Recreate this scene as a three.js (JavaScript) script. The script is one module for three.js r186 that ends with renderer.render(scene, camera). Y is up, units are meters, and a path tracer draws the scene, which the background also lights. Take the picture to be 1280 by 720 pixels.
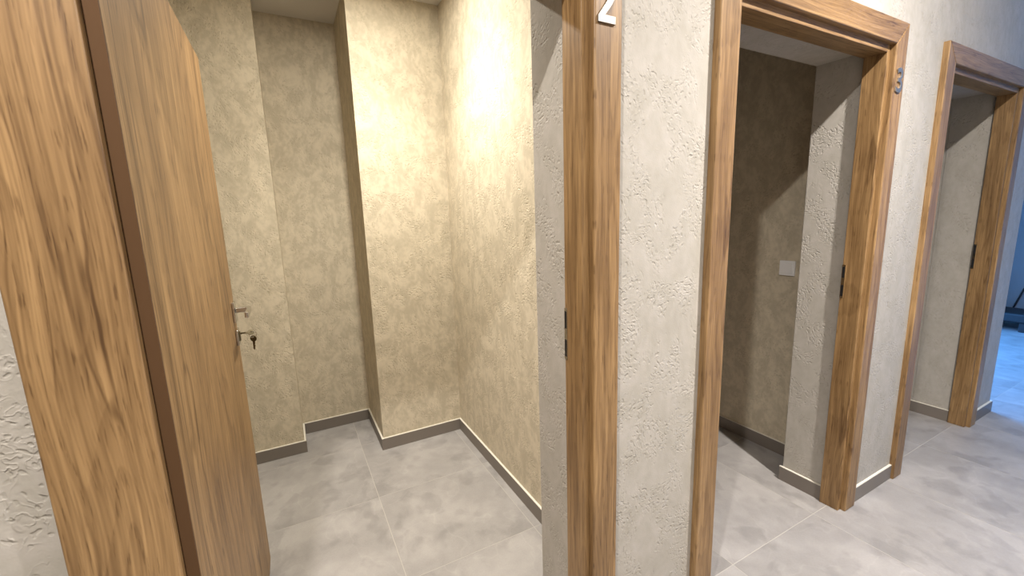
import * as THREE from 'three';
import { RectAreaLightUniformsLib } from 'three/addons/lights/RectAreaLightUniformsLib.js';
import { RoundedBoxGeometry } from 'three/addons/geometries/RoundedBoxGeometry.js';
import { mergeGeometries } from 'three/addons/utils/BufferGeometryUtils.js';
import { FontLoader } from 'three/addons/loaders/FontLoader.js';
import { TextGeometry } from 'three/addons/geometries/TextGeometry.js';

// ---------------------------------------------------------------- camera, exposure, large lights
const scene = new THREE.Scene();
scene.background = new THREE.Color(0x000000);
const camera = new THREE.PerspectiveCamera(68.576, 1280 / 720, 0.02, 60);
camera.rotation.order = 'YXZ';
camera.position.set(0, 1.3941, 0.8622);
camera.rotation.set(-0.1691, -0.4843, -0.032, 'YXZ');
const renderer = new THREE.WebGLRenderer();
renderer.toneMapping = THREE.LinearToneMapping;
renderer.toneMappingExposure = 1.0;
renderer.shadowMap.enabled = true;
RectAreaLightUniformsLib.init();

const WINDOW_LIGHT = 46;                                   // nits
const LAMP_DOOR = [19, 4], LAMP_CORRIDOR = [19, 22], LAMP_ROOM = [6.2, 12.5];   // candela: wide spill of the lens, beam
const CORRIDOR_COLOUR = new THREE.Color().setRGB(1.0, 0.945, 0.89);
const ROOM_COLOUR = new THREE.Color().setRGB(1.0, 0.95, 0.85);
const WINDOW_COLOUR = new THREE.Color().setRGB(0.1, 0.37, 1.0);

// ---------------------------------------------------------------- helpers
const used = {};
function numbered(n) { if (!(n in used)) { used[n] = 0; return n; } used[n]++; return n + '_' + String(used[n]).padStart(3, '0'); }
function put(name, geometry, material, parent = scene) {
  const m = new THREE.Mesh(geometry, material);
  m.name = parent === scene ? numbered(name) : name;
  m.castShadow = m.receiveShadow = true; parent.add(m); return m;
}
function group(name, x = 0, y = 0, z = 0) { const g = new THREE.Group(); g.name = numbered(name); g.position.set(x, y, z); scene.add(g); return g; }
function tag(o, label, category, groupName, kind) {
  o.userData.label = label; o.userData.category = category;
  if (groupName) o.userData.group = groupName;
  if (kind) o.userData.kind = kind;
  return o;
}
const struct = (o, label, category) => tag(o, label, category, null, 'structure');
// uv in metres, taken from the face that a triangle lies on
function metreUV(g0, su = 1, sv = 1, ou = 0, ov = 0) {
  const g = g0.index ? g0.toNonIndexed() : g0; const p = g.attributes.position; const uv = new Float32Array(p.count * 2);
  const a = new THREE.Vector3(), b = new THREE.Vector3(), c = new THREE.Vector3(), n = new THREE.Vector3();
  for (let i = 0; i < p.count; i += 3) {
    a.fromBufferAttribute(p, i); b.fromBufferAttribute(p, i + 1); c.fromBufferAttribute(p, i + 2);
    n.copy(b).sub(a).cross(c.clone().sub(a));
    const ax = Math.abs(n.x), ay = Math.abs(n.y), az = Math.abs(n.z);
    [a, b, c].forEach((v, k) => {
      let U, V;
      if (ay > ax && ay > az) { U = v.x; V = v.z; } else if (ax > az) { U = v.z + 0.37; V = v.y; } else { U = v.x; V = v.y; }
      uv[(i + k) * 2] = U * su + ou; uv[(i + k) * 2 + 1] = V * sv + ov;
    });
  }
  g.setAttribute('uv', new THREE.BufferAttribute(uv, 2)); return g;
}
function boxAt(x0, x1, y0, y1, z0, z1, r = 0) {
  const g = r ? new RoundedBoxGeometry(x1 - x0, y1 - y0, z1 - z0, 2, r) : new THREE.BoxGeometry(x1 - x0, y1 - y0, z1 - z0);
  g.translate((x0 + x1) / 2, (y0 + y1) / 2, (z0 + z1) / 2); return g;
}
// seeded, tileable value and gradient noise
function rng(seed) { let s = seed >>> 0; return () => { s = (s + 0x6D2B79F5) >>> 0; let t = s; t = Math.imul(t ^ (t >>> 15), t | 1); t ^= t + Math.imul(t ^ (t >>> 7), t | 61); return ((t ^ (t >>> 14)) >>> 0) / 4294967296; }; }
const PERM = new Uint16Array(512), GX = new Float32Array(256), GY = new Float32Array(256);
{ const r = rng(7); const p = [...Array(256).keys()]; for (let i = 255; i > 0; i--) { const j = Math.floor(r() * (i + 1)); [p[i], p[j]] = [p[j], p[i]]; } for (let i = 0; i < 512; i++) PERM[i] = p[i & 255]; for (let i = 0; i < 256; i++) { const a = r() * Math.PI * 2; GX[i] = Math.cos(a); GY[i] = Math.sin(a); } }
function noise(x, y, px, py, s) {           // gradient noise, period px by py cells, about -1..1
  const xi = Math.floor(x), yi = Math.floor(y), fx = x - xi, fy = y - yi;
  const x0 = ((xi % px) + px) % px, x1 = (x0 + 1) % px, y0 = ((yi % py) + py) % py, y1 = (y0 + 1) % py;
  const h = (a, b) => PERM[(PERM[(a + s * 31) & 255] + b) & 511 & 255];
  const u = fx * fx * fx * (fx * (fx * 6 - 15) + 10), v = fy * fy * fy * (fy * (fy * 6 - 15) + 10);
  const a = h(x0, y0), b = h(x1, y0), c = h(x0, y1), d = h(x1, y1);
  const n00 = GX[a] * fx + GY[a] * fy, n10 = GX[b] * (fx - 1) + GY[b] * fy, n01 = GX[c] * fx + GY[c] * (fy - 1), n11 = GX[d] * (fx - 1) + GY[d] * (fy - 1);
  return 1.5 * ((n00 * (1 - u) + n10 * u) * (1 - v) + (n01 * (1 - u) + n11 * u) * v);
}
function fbm(u, v, fx, fy, oct, s) { let t = 0, a = 0.55; for (let o = 0; o < oct; o++) { t += a * noise(u * fx, v * fy, fx, fy, s + o); fx *= 2; fy *= 2; a *= 0.5; } return t; }
const sstep = (a, b, x) => { const t = Math.min(1, Math.max(0, (x - a) / (b - a))); return t * t * (3 - 2 * t); };
const mix = (a, b, t) => a + (b - a) * t;
function texture(w, h, fill, srgb, wrap = THREE.RepeatWrapping) {
  const d = new Uint8Array(w * h * 4); const c = [0, 0, 0];
  for (let j = 0; j < h; j++) for (let i = 0; i < w; i++) {
    fill(i / w, j / h, c, i, j); const k = (j * w + i) * 4;
    d[k] = Math.max(0, Math.min(255, c[0])); d[k + 1] = Math.max(0, Math.min(255, c[1])); d[k + 2] = Math.max(0, Math.min(255, c[2])); d[k + 3] = 255;
  }
  const t = new THREE.DataTexture(d, w, h, THREE.RGBAFormat); t.wrapS = t.wrapT = wrap; t.magFilter = THREE.LinearFilter; t.minFilter = THREE.LinearMipmapLinearFilter; t.generateMipmaps = true;
  if (srgb) t.colorSpace = THREE.SRGBColorSpace; t.needsUpdate = true; return t;
}

// ---------------------------------------------------------------- materials
// trowelled decorative plaster: smooth flats, torn patches between them; one tile is 1.2 m
const PN = 1024, pH = new Float32Array(PN * PN), pT = new Float32Array(PN * PN);
for (let j = 0; j < PN; j++) for (let i = 0; i < PN; i++) {
  const u = i / PN, v = j / PN;
  const wx = u + 0.035 * fbm(u, v, 6, 6, 2, 40), wy = v + 0.035 * fbm(u, v, 6, 6, 2, 44);
  const cl = fbm(wx, wy, 14, 11, 4, 3);                                  // where the plaster is torn
  const torn = sstep(-0.18, 0.22, cl);
  const sq = Math.abs(noise(wx * 88, wy * 74, 88, 74, 11) + 0.35 * noise(wx * 190, wy * 160, 190, 160, 12));
  const squig = (1 - sstep(0.02, 0.13, sq)) * torn * sstep(-0.35, 0.3, noise(wx * 44, wy * 36, 44, 36, 13));   // small torn curls
  const pits = sstep(0.3, 0.5, noise(wx * 130, wy * 110, 130, 110, 14)) * torn;
  const edge = Math.abs(fbm(wx, wy, 18, 13, 3, 19)); const ridge = (1 - sstep(0.0, 0.03, edge)) * sstep(-0.1, 0.2, cl);
  const fl = fbm(u, v, 7, 5, 4, 23);
  const grain = noise(u * 320, v * 320, 320, 320, 5);
  pH[j * PN + i] = 0.5 + 0.16 * fl + 0.23 * squig - 0.26 * pits + 0.2 * ridge * (0.5 + 0.5 * noise(u * 40, v * 40, 40, 40, 9)) + 0.02 * grain + 0.07 * torn * noise(wx * 130, wy * 130, 130, 130, 6);
  pT[j * PN + i] = 0.5 + 0.4 * fbm(wx, wy, 20, 12, 4, 31) + 0.26 * fbm(wx, wy, 60, 40, 3, 36) - 0.16 * pits + 0.14 * squig + 0.03 * grain;
}
const plasterBump = texture(PN, PN, (u, v, c, i, j) => { c[0] = c[1] = c[2] = pH[j * PN + i] * 255; });
const plasterColour = texture(PN, PN, (u, v, c, i, j) => { const t = pT[j * PN + i]; const k = 0.91 + 0.14 * (t - 0.3); c[0] = 182 * k; c[1] = 176 * k; c[2] = mix(163, 169, t) * k; }, true);
const beigeColour = texture(PN, PN, (u, v, c, i, j) => { const t = sstep(0.28, 0.72, pT[j * PN + i]); c[0] = mix(182, 204, t); c[1] = mix(171, 192, t); c[2] = mix(149, 169, t); }, true);
const M = {};
M.plaster = new THREE.MeshStandardMaterial({ name: 'corridor_plaster', map: plasterColour, bumpMap: plasterBump, bumpScale: 0.004, roughness: 0.82 });
M.beige = new THREE.MeshStandardMaterial({ name: 'beige_plaster', map: beigeColour, bumpMap: plasterBump, bumpScale: 0.0042, roughness: 0.8 });
M.ceiling = new THREE.MeshStandardMaterial({ name: 'ceiling_paint', color: 0xcfcac0, roughness: 0.9 });
M.farwall = new THREE.MeshStandardMaterial({ name: 'grey_wall_paint', color: 0x84878a, roughness: 0.85 });
// oak foil: one tile is 1.0 m across the grain by 2.2 m along it
const WW = 1024, WH = 2048, wT = new Float32Array(WW * WH);
for (let j = 0; j < WH; j++) for (let i = 0; i < WW; i++) {
  const u = i / WW, v = j / WH;
  const warp = 0.012 * noise(u * 14, v * 6, 14, 6, 2);
  const uu = u + warp;
  const F = 4 * noise(uu * 7, v * 2, 7, 2, 61) + 1.6 * noise(uu * 24, v * 3, 24, 3, 62) + 26 * uu;
  const fr = F - Math.floor(F); const ring = sstep(0.35, 0.92, fr) * (1 - sstep(0.92, 1.0, fr));
  const band = fbm(uu, v, 16, 2, 3, 65);
  const fib = noise(uu * 300, v * 14, 300, 14, 66), fib2 = noise(uu * 130, v * 7, 130, 7, 67);
  const pore = sstep(0.28, 0.6, noise(uu * 420, v * 50, 420, 50, 68)) * (0.35 + 0.65 * ring);
  const thin = (1 - sstep(0.0, 0.07, Math.abs(noise(uu * 18, v * 2, 18, 2, 73) + 0.25 * noise(uu * 60, v * 12, 60, 12, 74)))) * sstep(0.0, 0.4, noise(u * 9, v * 5, 9, 5, 75));
  const st = sstep(0.3, 0.62, noise(uu * 22, v * 3, 22, 3, 69)) * 0.5;
  const kx = u - 0.335 - 0.006 * noise(v * 9, 3.5, 64, 64, 92) - 0.002 * noise(v * 40, 7.5, 64, 64, 93);    // a dark heart line with knots in it
  const heart = (1 - sstep(0.0008, 0.0035, Math.abs(kx))) * sstep(0.5, 0.54, v) * 0.32 + 0.4 * Math.exp(-(kx * kx) / 0.00006 - (v - 0.565) ** 2 / 0.0005) + 0.35 * Math.exp(-((kx + 0.003) ** 2) / 0.00004 - (v - 0.603) ** 2 / 0.0002);
  wT[j * WW + i] = -heart + 0.68 + 0.36 * band - 0.12 * ring - 0.3 * st - 0.3 * thin + 0.2 * fib + 0.16 * fib2 - 0.3 * pore;
}
const oakColour = texture(WW, WH, (u, v, c, i, j) => { const t = Math.max(0, Math.min(1, wT[j * WW + i])); c[0] = mix(78, 168, t); c[1] = mix(54, 135, t); c[2] = mix(28, 92, t); }, true, THREE.MirroredRepeatWrapping);
const oakBump = texture(WW, WH, (u, v, c, i, j) => { c[0] = c[1] = c[2] = wT[j * WW + i] * 220; }, false, THREE.MirroredRepeatWrapping);
M.brownStrip = new THREE.MeshStandardMaterial({ name: 'plain_dark_brown', color: 0x4b3113, roughness: 0.9 });  // flat dark brown for the strip on the jamb front
M.oak = new THREE.MeshStandardMaterial({ name: 'golden_oak_foil', map: oakColour, bumpMap: oakBump, bumpScale: 0.0004, roughness: 0.45 });
// cement-look porcelain tile, texture of 2.3 m
const TN = 1024;
const tileColour = texture(TN, TN, (u, v, c) => {
  const wx = u + 0.02 * fbm(u, v, 10, 10, 2, 80), wy = v + 0.02 * fbm(u, v, 10, 10, 2, 84);
  const a = fbm(wx, wy, 7, 7, 5, 71), b = fbm(wx, wy, 16, 12, 4, 75), e = noise(u * 340, v * 340, 340, 340, 78);
  const vein = 1 - sstep(0, 0.03, Math.abs(fbm(wx, wy, 9, 6, 4, 79)));
  const k = 0.97 + 0.08 * sstep(-0.15, 0.3, a) - 0.07 * sstep(0.05, 0.3, b) + 0.05 * fbm(wx, wy, 40, 34, 3, 90) + 0.03 * vein + 0.02 * e;
  c[0] = 155 * k; c[1] = 151 * k; c[2] = 148 * k;
}, true);
M.tile = new THREE.MeshStandardMaterial({ name: 'cement_tile', map: tileColour, roughness: 0.4 });
M.grout = new THREE.MeshStandardMaterial({ name: 'light_grout', color: 0xb2ada5, roughness: 0.9 });
M.plinth = new THREE.MeshStandardMaterial({ name: 'grey_plinth_tile', color: 0x776f67, roughness: 0.5 });
M.bead = new THREE.MeshStandardMaterial({ name: 'pale_filler_bead', color: 0xdad5c8, roughness: 0.7 });
M.steel = new THREE.MeshStandardMaterial({ name: 'satin_steel', color: 0xc9c6c0, metalness: 1, roughness: 0.18 });
M.brass = new THREE.MeshStandardMaterial({ name: 'nickel_key', color: 0x7a705a, metalness: 1, roughness: 0.38 });
M.digit = new THREE.MeshStandardMaterial({ name: 'brushed_digit', color: 0xa8a198, metalness: 1, roughness: 0.5 });
M.black = new THREE.MeshStandardMaterial({ name: 'black_plastic', color: 0x111113, roughness: 0.5 });
M.white = new THREE.MeshStandardMaterial({ name: 'white_plastic', color: 0xe9e8e6, roughness: 0.4 });
M.lens = new THREE.MeshStandardMaterial({ name: 'lamp_lens', color: 0xffffff, emissive: 0xffedd0, emissiveIntensity: 4, roughness: 0.5 });
M.pane = new THREE.MeshStandardMaterial({ name: 'daylit_frosted_pane', color: 0x223040, emissive: WINDOW_COLOUR, emissiveIntensity: 3, roughness: 0.5 });

// ---------------------------------------------------------------- the setting
const H = 2.586, HC = 2.85, WT = -0.262;                           // ceiling heights of rooms and corridor, back of the corridor wall
const RV = 0.0837;                                      // casing width
const frames = [
  { n: 2, l: -0.357, li: -0.22, ol: -0.222, jl: -0.2, r: 0.7612 },
  { n: 3, l: 1.1167, li: 1.2035, ol: 1.2, jl: 1.2225, r: 2.2228 },
  { n: 4, l: 2.6129, li: 2.698, ol: 2.696, jl: 2.719, r: 3.722 },
];
for (const f of frames) { f.ri = f.r - RV; f.or = f.ri; f.jr = f.ri - 0.0225; f.top = 2.08; f.ti = f.top - RV; f.ot = 2.0; f.jt = f.ti - 0.027; }
const XL = -2.2, XE = 4.04, XF = 7.25, ZC = 1.85, ZB = -2.45;   // corridor start, wall end, far wall, opposite wall, rear limit
{
  const s = new THREE.Shape();
  s.moveTo(XL, 0);
  for (const f of frames) { s.lineTo(f.ol, 0); s.lineTo(f.ol, f.ot); s.lineTo(f.or, f.ot); s.lineTo(f.or, 0); }
  s.lineTo(XE, 0); s.lineTo(XE, HC); s.lineTo(XL, HC); s.closePath();
  const bev = 0.003;
  const g = new THREE.ExtrudeGeometry(s, { depth: -WT - 2 * bev, bevelEnabled: true, bevelSize: bev, bevelThickness: bev, bevelOffset: -bev, bevelSegments: 2 });
  g.translate(0, 0, WT + bev);
  struct(put('wall_front', metreUV(g, 1 / 1.2, 1 / 1.2), M.plaster), 'pale textured plaster corridor wall with three oak framed doorways', 'wall');
}
function wall(name, x0, x1, z0, z1, mat, label, y1 = H) {
  return struct(put(name, metreUV(boxAt(x0, x1, 0, y1, z0, z1), 1 / 1.2, 1 / 1.2, 0.31, 0.17), mat), label, 'wall');
}
// the small room behind doorway 2: pier, niche, pier
const R2 = { right: 0.9011, zp: -1.6494, zn: -2.1289, zl: -1.8789, xl: -0.0339, xp: 0.3957, left: -0.8 };
wall('wall_right', R2.right, 1.0, ZB, WT, M.beige, 'beige textured plaster side wall of the lit room with the open door');
wall('wall_pier', R2.xp, R2.right, ZB, R2.zp, M.beige, 'broad beige plaster pier standing forward beside the niche of lit room');
wall('wall_niche', R2.xl, R2.xp, ZB, R2.zn, M.beige, 'beige plaster rear wall of the narrow niche in lit room');
wall('wall_recess', R2.left, R2.xl, ZB, R2.zl, M.beige, 'beige plaster wall left of the niche, behind the open oak door');
wall('wall_left', R2.left - 0.1, R2.left, ZB, WT, M.beige, 'beige plaster side wall hidden behind the open oak door');
// the dark rooms behind doorways 3 and 4
wall('wall_dark_room', 2.37, 2.45, ZB, WT, M.beige, 'dim plaster side wall with a switch in room behind doorway 3');
wall('wall_rear', 1.0, 3.94, ZB - 0.1, ZB, M.beige, 'dim plaster rear wall of the two unlit rooms');
wall('wall_end', 3.722 - RV, XE, ZB, WT, M.plaster, 'plaster side wall of the unlit room behind the third doorway', HC);
// the corridor and the space at its end
wall('wall_opposite', XL, XE, ZC, ZC + 0.1, M.plaster, 'pale plaster wall on the other side of the corridor', HC);
wall('wall_hall_side', XE, XF, ZC, ZC + 0.1, M.farwall, 'grey painted wall of the hall opposite its side wall', HC);
wall('wall_corridor_start', XL - 0.1, XL, WT, ZC, M.plaster, 'pale plaster wall closing the start of the corridor', HC);
wall('wall_far', XF, XF + 0.1, ZB, ZC, M.farwall, 'grey wall in shade far beyond the end of the corridor', HC);
wall('wall_added_shade', 6.55, 6.7, ZB, -0.98, M.farwall, 'added unseen grey cross wall that shades the far wall from the hall window', HC);  // unseen wall, added only to keep window light off the far wall
{
  const s = new THREE.Shape(); s.moveTo(XE, 0); s.lineTo(XF, 0); s.lineTo(XF, HC); s.lineTo(XE, HC); s.closePath();
  const h = new THREE.Path(); h.moveTo(4.25, 0.15); h.lineTo(4.25, 2.2); h.lineTo(6.05, 2.2); h.lineTo(6.05, 0.15); h.closePath(); s.holes.push(h);
  const g = new THREE.ExtrudeGeometry(s, { depth: 0.15, bevelEnabled: false }); g.translate(0, 0, ZB - 0.15);
  struct(put('wall_hall', metreUV(g), M.farwall), 'grey painted side wall of the hall past the corridor', 'wall');
  const w = group('window_1', 5.15, 0, ZB - 0.08); struct(w, 'tall daylit window of the hall round the corner from the corridor', 'window');
  const fr = [boxAt(-0.9, 0.9, 0.15, 0.21, -0.03, 0.03), boxAt(-0.9, 0.9, 2.14, 2.2, -0.03, 0.03), boxAt(-0.9, -0.84, 0.21, 2.14, -0.03, 0.03), boxAt(0.84, 0.9, 0.21, 2.14, -0.03, 0.03), boxAt(-0.03, 0.03, 0.21, 2.14, -0.03, 0.03)];
  put('window_frame', mergeGeometries(fr), M.white, w);
  for (const x of [-0.435, 0.435]) put('pane', boxAt(x - 0.405, x + 0.405, 0.21, 2.14, -0.004, 0.004), M.pane, w);
  const l = new THREE.RectAreaLight(WINDOW_COLOUR, WINDOW_LIGHT, 1.7, 1.95); l.position.set(5.15, 1.175, ZB - 0.04); l.lookAt(5.15, 1.175, 2); scene.add(l);
}
struct(put('ceiling', boxAt(XL - 0.1, XE, H, H + 0.12, ZB - 0.1, WT), M.ceiling), 'smooth pale painted ceiling over the small rooms', 'ceiling');
struct(put('ceiling_corridor', mergeGeometries([boxAt(XL - 0.1, XE, HC, HC + 0.1, WT, ZC + 0.1), boxAt(XE, XF + 0.1, HC, HC + 0.1, ZB - 0.15, ZC + 0.1)]), M.ceiling), 'smooth pale painted ceiling over the corridor and hall', 'ceiling');

// floor: a grout bed and tiles, each its own mesh
{
  const floor = group('floor'); struct(floor, 'large grey cement look floor tiles with pale joints', 'floor');
  put('grout_bed', boxAt(XL - 0.1, XF + 0.15, -0.1, -0.0005, ZB - 0.1, ZC + 0.1), M.grout, floor);
  const P = 0.5755, X0 = 0.277, Z0 = -0.042, gap = 0.0028; const r = rng(21);
  const variants = [];
  for (let k = 0; k < 10; k++) {
    const g = boxAt(-(P - gap) / 2, (P - gap) / 2, -0.009, 0, -(P - gap) / 2, (P - gap) / 2);
    const m = metreUV(g, 1 / 2.3, 1 / 2.3, r(), r()); variants.push(m);
  }
  const i0 = Math.floor((XL - X0) / P), i1 = Math.ceil((XF - X0) / P), k0 = Math.floor((ZB - Z0) / P), k1 = Math.ceil((ZC - Z0) / P);
  for (let i = i0; i < i1; i++) for (let k = k0; k < k1; k++) {
    const t = put('floor_tile', variants[Math.floor(r() * 10)], M.tile, floor);
    t.position.set(X0 + (i + 0.5) * P, 0, Z0 + (k + 0.5) * P); t.rotation.y = Math.floor(r() * 4) * Math.PI / 2;
  }
}

// skirting: a strip of tile with a pale bead of filler on top; n = direction it faces
const SK = 0.072, ST = 0.011;
function skirting(name, x0, z0, x1, z1, nx, nz, label) {
  const g = group(name, 0, 0, 0); struct(g, label, 'baseboard');
  const t = (d, y0, y1) => boxAt(Math.min(x0, x1, x0 + nx * d, x1 + nx * d), Math.max(x0, x1, x0 + nx * d, x1 + nx * d), y0, y1, Math.min(z0, z1, z0 + nz * d, z1 + nz * d), Math.max(z0, z1, z0 + nz * d, z1 + nz * d));
  put('plinth_tile', t(ST, 0.0005, SK), M.plinth, g);
  put('filler_bead', t(ST * 0.9, SK, SK + 0.003), M.bead, g);
}
skirting('baseboard_recess', R2.left, R2.zl, R2.xl, R2.zl, 0, 1, 'grey tile skirting on the wall left of the niche');
skirting('baseboard_recess_return', R2.xl, R2.zn, R2.xl, R2.zl + ST, 1, 0, 'grey tile skirting on the hidden return of the niche');
skirting('baseboard_niche', R2.xl + ST, R2.zn, R2.xp - ST, R2.zn, 0, 1, 'dark grey tile skirting along the rear of the niche');
skirting('baseboard_pier_return', R2.xp, R2.zn, R2.xp, R2.zp + ST, -1, 0, 'grey tile skirting on the shaded flank of the pier');
skirting('baseboard_pier', R2.xp, R2.zp, R2.right - ST, R2.zp, 0, 1, 'grey tile skirting along the front of the plaster pier');
skirting('baseboard_right', R2.right, R2.zp, R2.right, WT, -1, 0, 'long grey tile skirting on the side wall of the lit room');
skirting('baseboard_dark_room', 2.37, ZB, 2.37, WT, -1, 0, 'grey tile skirting on dim wall under the switch');
skirting('baseboard_reveal', 2.1391, WT - ST, 2.1391, -0.075, -1, 0, 'grey tile skirting in the reveal of doorway 3');
skirting('baseboard_far_reveal', 3.722 - RV, ZB, 3.722 - RV, -0.075, -1, 0, 'grey tile skirting in the reveal of the third doorway');
skirting('baseboard_front', 2.2228, 0, 2.6129, 0, 0, 1, 'short grey tile skirting between doorway 3 and the next doorway');
skirting('baseboard_corridor_end', 3.722, 0, XE + ST, 0, 0, 1, 'short grey tile skirting at the end of the corridor wall');
skirting('baseboard_middle', 0.7612, 0, 1.1167, 0, 0, 1, 'grey tile skirting between doorways 2 and 3');
skirting('baseboard_corridor_start', XL, 0, -0.357, 0, 0, 1, 'grey tile skirting on corridor wall left of the open door');

// ---------------------------------------------------------------- door frames
// oak uv: v runs along the grain (2.2 m to a tile), u across it (1 m to a tile)
function oakUV(g0, along, ou, ov) {
  const g = g0.index ? g0.toNonIndexed() : g0; const p = g.attributes.position; const uv = new Float32Array(p.count * 2);
  for (let i = 0; i < p.count; i++) {
    const x = p.getX(i), y = p.getY(i), z = p.getZ(i);
    uv[i * 2] = (along === 'y' ? x - z : along === 'x' ? y - z : z + x) + ou; uv[i * 2 + 1] = (along === 'y' ? y : along === 'x' ? x : z) / 2.2 + ov;
  }
  g.setAttribute('uv', new THREE.BufferAttribute(uv, 2)); return g;
}
function slab(points, z0, z1, bev = 0.0045) {
  const s = new THREE.Shape(points.map(p => new THREE.Vector2(...p)));
  const g = new THREE.ExtrudeGeometry(s, { depth: z1 - z0 - bev, bevelEnabled: true, bevelSize: bev, bevelThickness: bev, bevelOffset: -bev, bevelSegments: 3 });
  g.translate(0, 0, z0); return g;
}
const steelStrike = boxAt(-0.0012, 0.0012, -0.073, 0.073, -0.006, 0.006);
frames.forEach((f, k) => {
  const t = group('trim_' + (k + 1));
  struct(t, ['oak door frame with white digit 2 around the lit room', 'oak door frame with grey digit 3 around a dark doorway', 'oak door frame of the doorway at the end of corridor wall'][k], 'door frame');
  const c0 = 0.0002, c1 = 0.023;
  put('casing', oakUV(slab([[f.l, 0.001], [f.li, 0.001], [f.li, f.ti], [f.l, f.top]], c0, c1), 'y', [0.62, 0.13, 0.4][k], 0.13 * k), M.oak, t);
  put('casing', oakUV(slab([[f.ri, 0.001], [f.r, 0.001], [f.r, f.top], [f.ri, f.ti]], c0, c1), 'y', [0.35, 0.77, 0.2][k], 0.31 + 0.2 * k), M.oak, t);
  put('casing', oakUV(slab([[f.li, f.ti], [f.ri, f.ti], [f.r, f.top], [f.l, f.top]], c0, c1), 'x', 0.18 + 0.2 * k, 0.2), M.oak, t);
  put('jamb', oakUV(boxAt(f.ol, f.jl, 0.001, f.ot, -0.075, 0.003, 0.002), 'y', 0.5 + 0.1 * k, 0.4), M.oak, t);
  put('jamb', oakUV(boxAt(f.jr, f.or, 0.001, f.ot, -0.075, 0.003, 0.002), 'y', 0.27 + 0.31 * k, 0.55), M.oak, t);
  put('head_jamb', oakUV(boxAt(f.jl, f.jr, f.jt, f.ot, -0.075, 0.003, 0.002), 'x', 0.7, 0.1 + 0.2 * k), M.oak, t);
  put('dark_brown_strip', boxAt(f.jl - 0.019, f.jl - 0.0005, 0.002, f.jt, 0.0022, 0.006), M.brownStrip, t);  // thin dark brown strip along the front of the left jamb
  const sp = put('strike_plate', steelStrike, M.steel, t); sp.position.set(f.jr - 0.0008, 1.068, -0.0688); sp.userData.label = 'steel strike plate with two black slots';
  for (const y of [0.04, -0.04]) put('slot', boxAt(-0.0016, 0.0008, y - 0.024, y + 0.024, -0.0045, 0.0045), M.black, sp);
});

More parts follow.
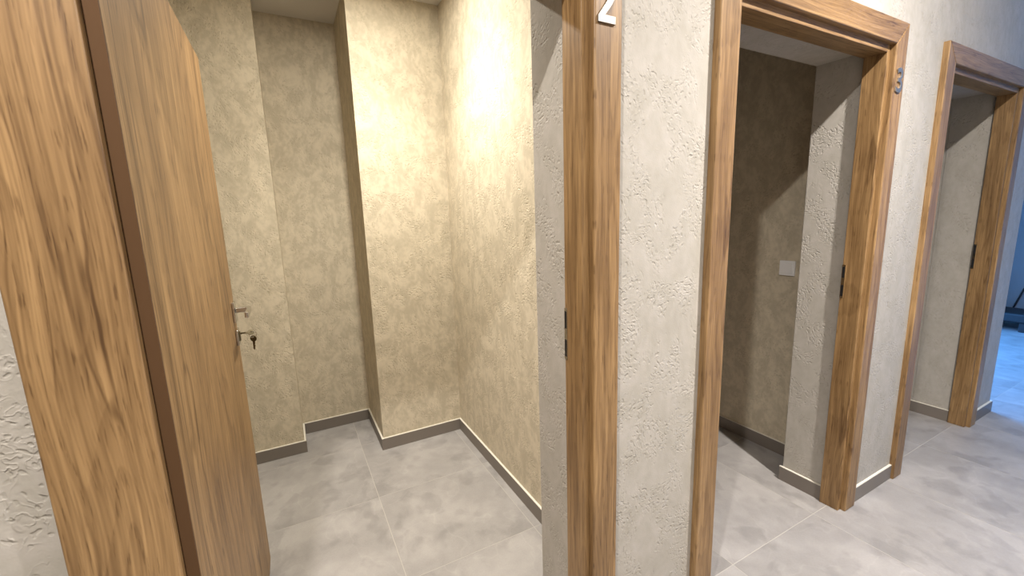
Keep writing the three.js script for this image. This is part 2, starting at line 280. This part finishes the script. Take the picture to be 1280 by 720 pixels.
// ---------------------------------------------------------------- the door leaves
function doorLeaf(name, hx, hz, fx, fz, label, keys) {
  const d = group(name, hx, 0, hz); struct(d, label, 'door');
  const W = Math.hypot(fx - hx, fz - hz);
  d.rotation.y = Math.atan2(-(fz - hz), fx - hx);       // local +x runs from hinge to free edge, local -z is the hidden face... face plane at z = 0
  const g = new RoundedBoxGeometry(W, 1.96, 0.04, 2, 0.0025); g.translate(W / 2, 0.985, -0.02);
  // grain along y
  g.scale(0.38, 1, 1); const lg = oakUV(g, 'y', 0.03, 0.05); lg.scale(1 / 0.38, 1, 1);   // the decor is printed larger on the leaf
  lg.computeVertexNormals(); put('leaf', lg, M.oak, d);
  for (const y of [0.25, 1.0, 1.75]) { const h = new THREE.CylinderGeometry(0.007, 0.007, 0.09, 16); h.translate(-0.004, y, -0.046); put('hinge', h, M.steel, d); }
  const hxp = W - 0.055, hy = 1.083;
  for (const s of [1, -1]) {
    const z = s > 0 ? 0 : -0.04;
    put('lock_rose', boxAt(hxp - 0.026, hxp + 0.026, hy - 0.042, hy + 0.032, s > 0 ? 0 : -0.049, s > 0 ? 0.009 : -0.04, 0.002), M.steel, d);
    put('cylinder_rose', boxAt(hxp - 0.026, hxp + 0.026, hy - 0.128, hy - 0.07, s > 0 ? 0 : -0.049, s > 0 ? 0.009 : -0.04, 0.002), M.steel, d);
    const lev = put('lever', mergeGeometries([boxAt(hxp - 0.009, hxp + 0.009, hy - 0.009, hy + 0.009, s > 0 ? 0.008 : -0.088, s > 0 ? 0.056 : -0.048, 0.003), boxAt(hxp - 0.125, hxp + 0.010, hy - 0.010, hy + 0.010, s > 0 ? 0.046 : -0.098, s > 0 ? 0.058 : -0.086, 0.003)]), M.steel, d);
    lev.userData.label = 'flat satin steel lever handle';
    put('cylinder', boxAt(hxp - 0.009, hxp + 0.009, hy - 0.116, hy - 0.080, s > 0 ? 0.008 : -0.053, s > 0 ? 0.013 : -0.048, 0.002), M.brass, d);
  }
  if (!keys) return;
  const kp = new THREE.Vector3(hxp, hy - 0.088, 0.012); d.updateMatrixWorld(true); kp.applyMatrix4(d.matrixWorld);
  const ks = group('key_ring', kp.x, kp.y, kp.z); ks.rotation.y = d.rotation.y; tag(ks, 'key left in the door lock with a second key hanging from its ring', 'keys');
  const bow = (cx, cy) => { const s = new THREE.Shape(); s.absellipse(cx, cy, 0.0125, 0.0115, 0, Math.PI * 2); const h = new THREE.Path(); h.absellipse(cx, cy + 0.006, 0.003, 0.003, 0, Math.PI * 2); s.holes.push(h); return new THREE.ExtrudeGeometry(s, { depth: 0.0024, bevelEnabled: true, bevelSize: 0.0004, bevelThickness: 0.0004, bevelSegments: 1 }); };
  const blade = () => { const s = new THREE.Shape(); s.moveTo(-0.0042, 0); s.lineTo(0.0042, 0); s.lineTo(0.0042, -0.028); s.lineTo(0.001, -0.034); s.lineTo(-0.0025, -0.028); s.lineTo(-0.001, -0.024); s.lineTo(-0.0042, -0.02); s.lineTo(-0.002, -0.014); s.lineTo(-0.0042, -0.009); s.closePath(); return new THREE.ExtrudeGeometry(s, { depth: 0.0024, bevelEnabled: false }); };
  const k1 = mergeGeometries([bow(0, 0.010), blade()]); k1.rotateX(Math.PI / 2); k1.rotateZ(0.5); k1.translate(0, 0, 0.024); put('key', k1, M.brass, ks);
  const ring = new THREE.TorusGeometry(0.012, 0.0011, 8, 32); ring.rotateY(Math.PI / 2); ring.translate(-0.002, -0.010, 0.040); put('ring', ring, M.steel, ks);
  const k2 = mergeGeometries([bow(0, 0.010), blade()]); k2.translate(0, -0.036, -0.001); k2.rotateY(1.0); k2.translate(-0.002, 0, 0.040); put('key', k2, M.brass, ks);
}

doorLeaf('door_1', -0.203, -0.082, -0.2014, -1.0189, 'plain oak door leaf standing open into the lit room', true);
doorLeaf('door_2', 1.215, -0.082, 1.17, -0.98, 'oak door leaf folded back into the dark room of doorway 3');
doorLeaf('door_3', 2.711, -0.082, 2.67, -0.98, 'oak door leaf folded back into the room of the last doorway');

// ---------------------------------------------------------------- small things
const font = await new FontLoader().loadAsync('fonts/droid/droid_sans_bold.typeface.json');
function digit(ch, x, y, z, h, w, label) {
  const g = new TextGeometry(ch, { font, size: 0.1, depth: 0.005, curveSegments: 8, bevelEnabled: true, bevelSize: 0.0006, bevelThickness: 0.0006, bevelSegments: 2 });
  g.computeBoundingBox(); const b = g.boundingBox; g.translate(-(b.min.x + b.max.x) / 2, -b.min.y, -b.min.z); g.scale(w / (b.max.x - b.min.x), h / (b.max.y - b.min.y), 1);
  const m = put('door_number', g, M.digit); m.position.set(x, y, z); tag(m, label, 'number');
}
digit('2', 0.711, 1.829, 0.0212, 0.092, 0.052, 'silver metal digit 2 on the oak casing of the lit doorway');
digit('3', 2.1785, 1.822, 0.0212, 0.092, 0.05, 'silver metal digit 3 on the oak casing of the dark doorway');
{
  const s = group('light_switch', 2.37, 1.07, -0.44); tag(s, 'white square light switch on the dim wall behind doorway 3', 'light switch');
  put('plate', boxAt(-0.010, 0, -0.04, 0.04, -0.04, 0.04, 0.002), M.white, s);
  const k = put('rocker', boxAt(-0.015, -0.008, -0.027, 0.027, -0.027, 0.027, 0.002), M.white, s); k.rotation.z = 0.06;
}
{
  const b = group('low_bench', 6.95, 0, -0.72); tag(b, 'low black bench on the floor against the far grey wall', 'bench');
  put('seat', boxAt(-0.2, 0.2, 0.1, 0.2, -0.35, 0.35, 0.02), M.black, b);
  for (const z of [-0.28, 0.28]) put('leg', boxAt(-0.17, 0.17, 0.0, 0.102, z - 0.03, z + 0.03, 0.004), M.black, b);
  const g = new THREE.CylinderGeometry(0.008, 0.008, 0.55, 12); const p = put('thin_pole', g, M.black); p.position.set(7.236, 0.277, -0.6); p.rotation.x = 0.25;
  tag(p, 'thin black pole leaning on the far grey wall behind low bench', 'pole');
}
function downlight(x, y, z, label, colour, [spill, beam], angle = 1.05) {
  const d = group('ceiling_spotlight', x, y, z); tag(d, label, 'ceiling lamp', 'recessed ceiling spotlights');
  const ring = new THREE.LatheGeometry([[0.033, 0], [0.046, 0], [0.046, -0.003], [0.042, -0.006], [0.035, -0.006], [0.033, -0.003], [0.033, 0]].map(p => new THREE.Vector2(...p)), 40); put('trim_ring', ring, M.white, d);
  const lens = new THREE.CylinderGeometry(0.033, 0.033, 0.003, 32); lens.translate(0, -0.0015, 0); put('lens', lens, M.lens, d);
  const l = new THREE.RectAreaLight(colour, spill / (0.06 * 0.06), 0.06, 0.06); l.position.set(x, y - 0.008, z); l.lookAt(x, 0, z); scene.add(l);
  const b = new THREE.SpotLight(colour, beam, 0, angle, 1, 2); b.position.set(x, y - 0.01, z); b.target.position.set(x, 0, z); b.castShadow = true; b.shadow.radius = 1.5; b.shadow.bias = -0.0005; scene.add(b, b.target);
}
downlight(-0.35, HC, 0.86, 'small round ceiling spotlight in the corridor before the open door', CORRIDOR_COLOUR, LAMP_DOOR);
downlight(1.76, HC, 0.86, 'small round ceiling spotlight in the corridor before doorway 3', CORRIDOR_COLOUR, LAMP_CORRIDOR);
downlight(0.41, H, -1.05, 'small round ceiling spotlight in the lit room', ROOM_COLOUR, LAMP_ROOM, 1.03);

renderer.render(scene, camera);
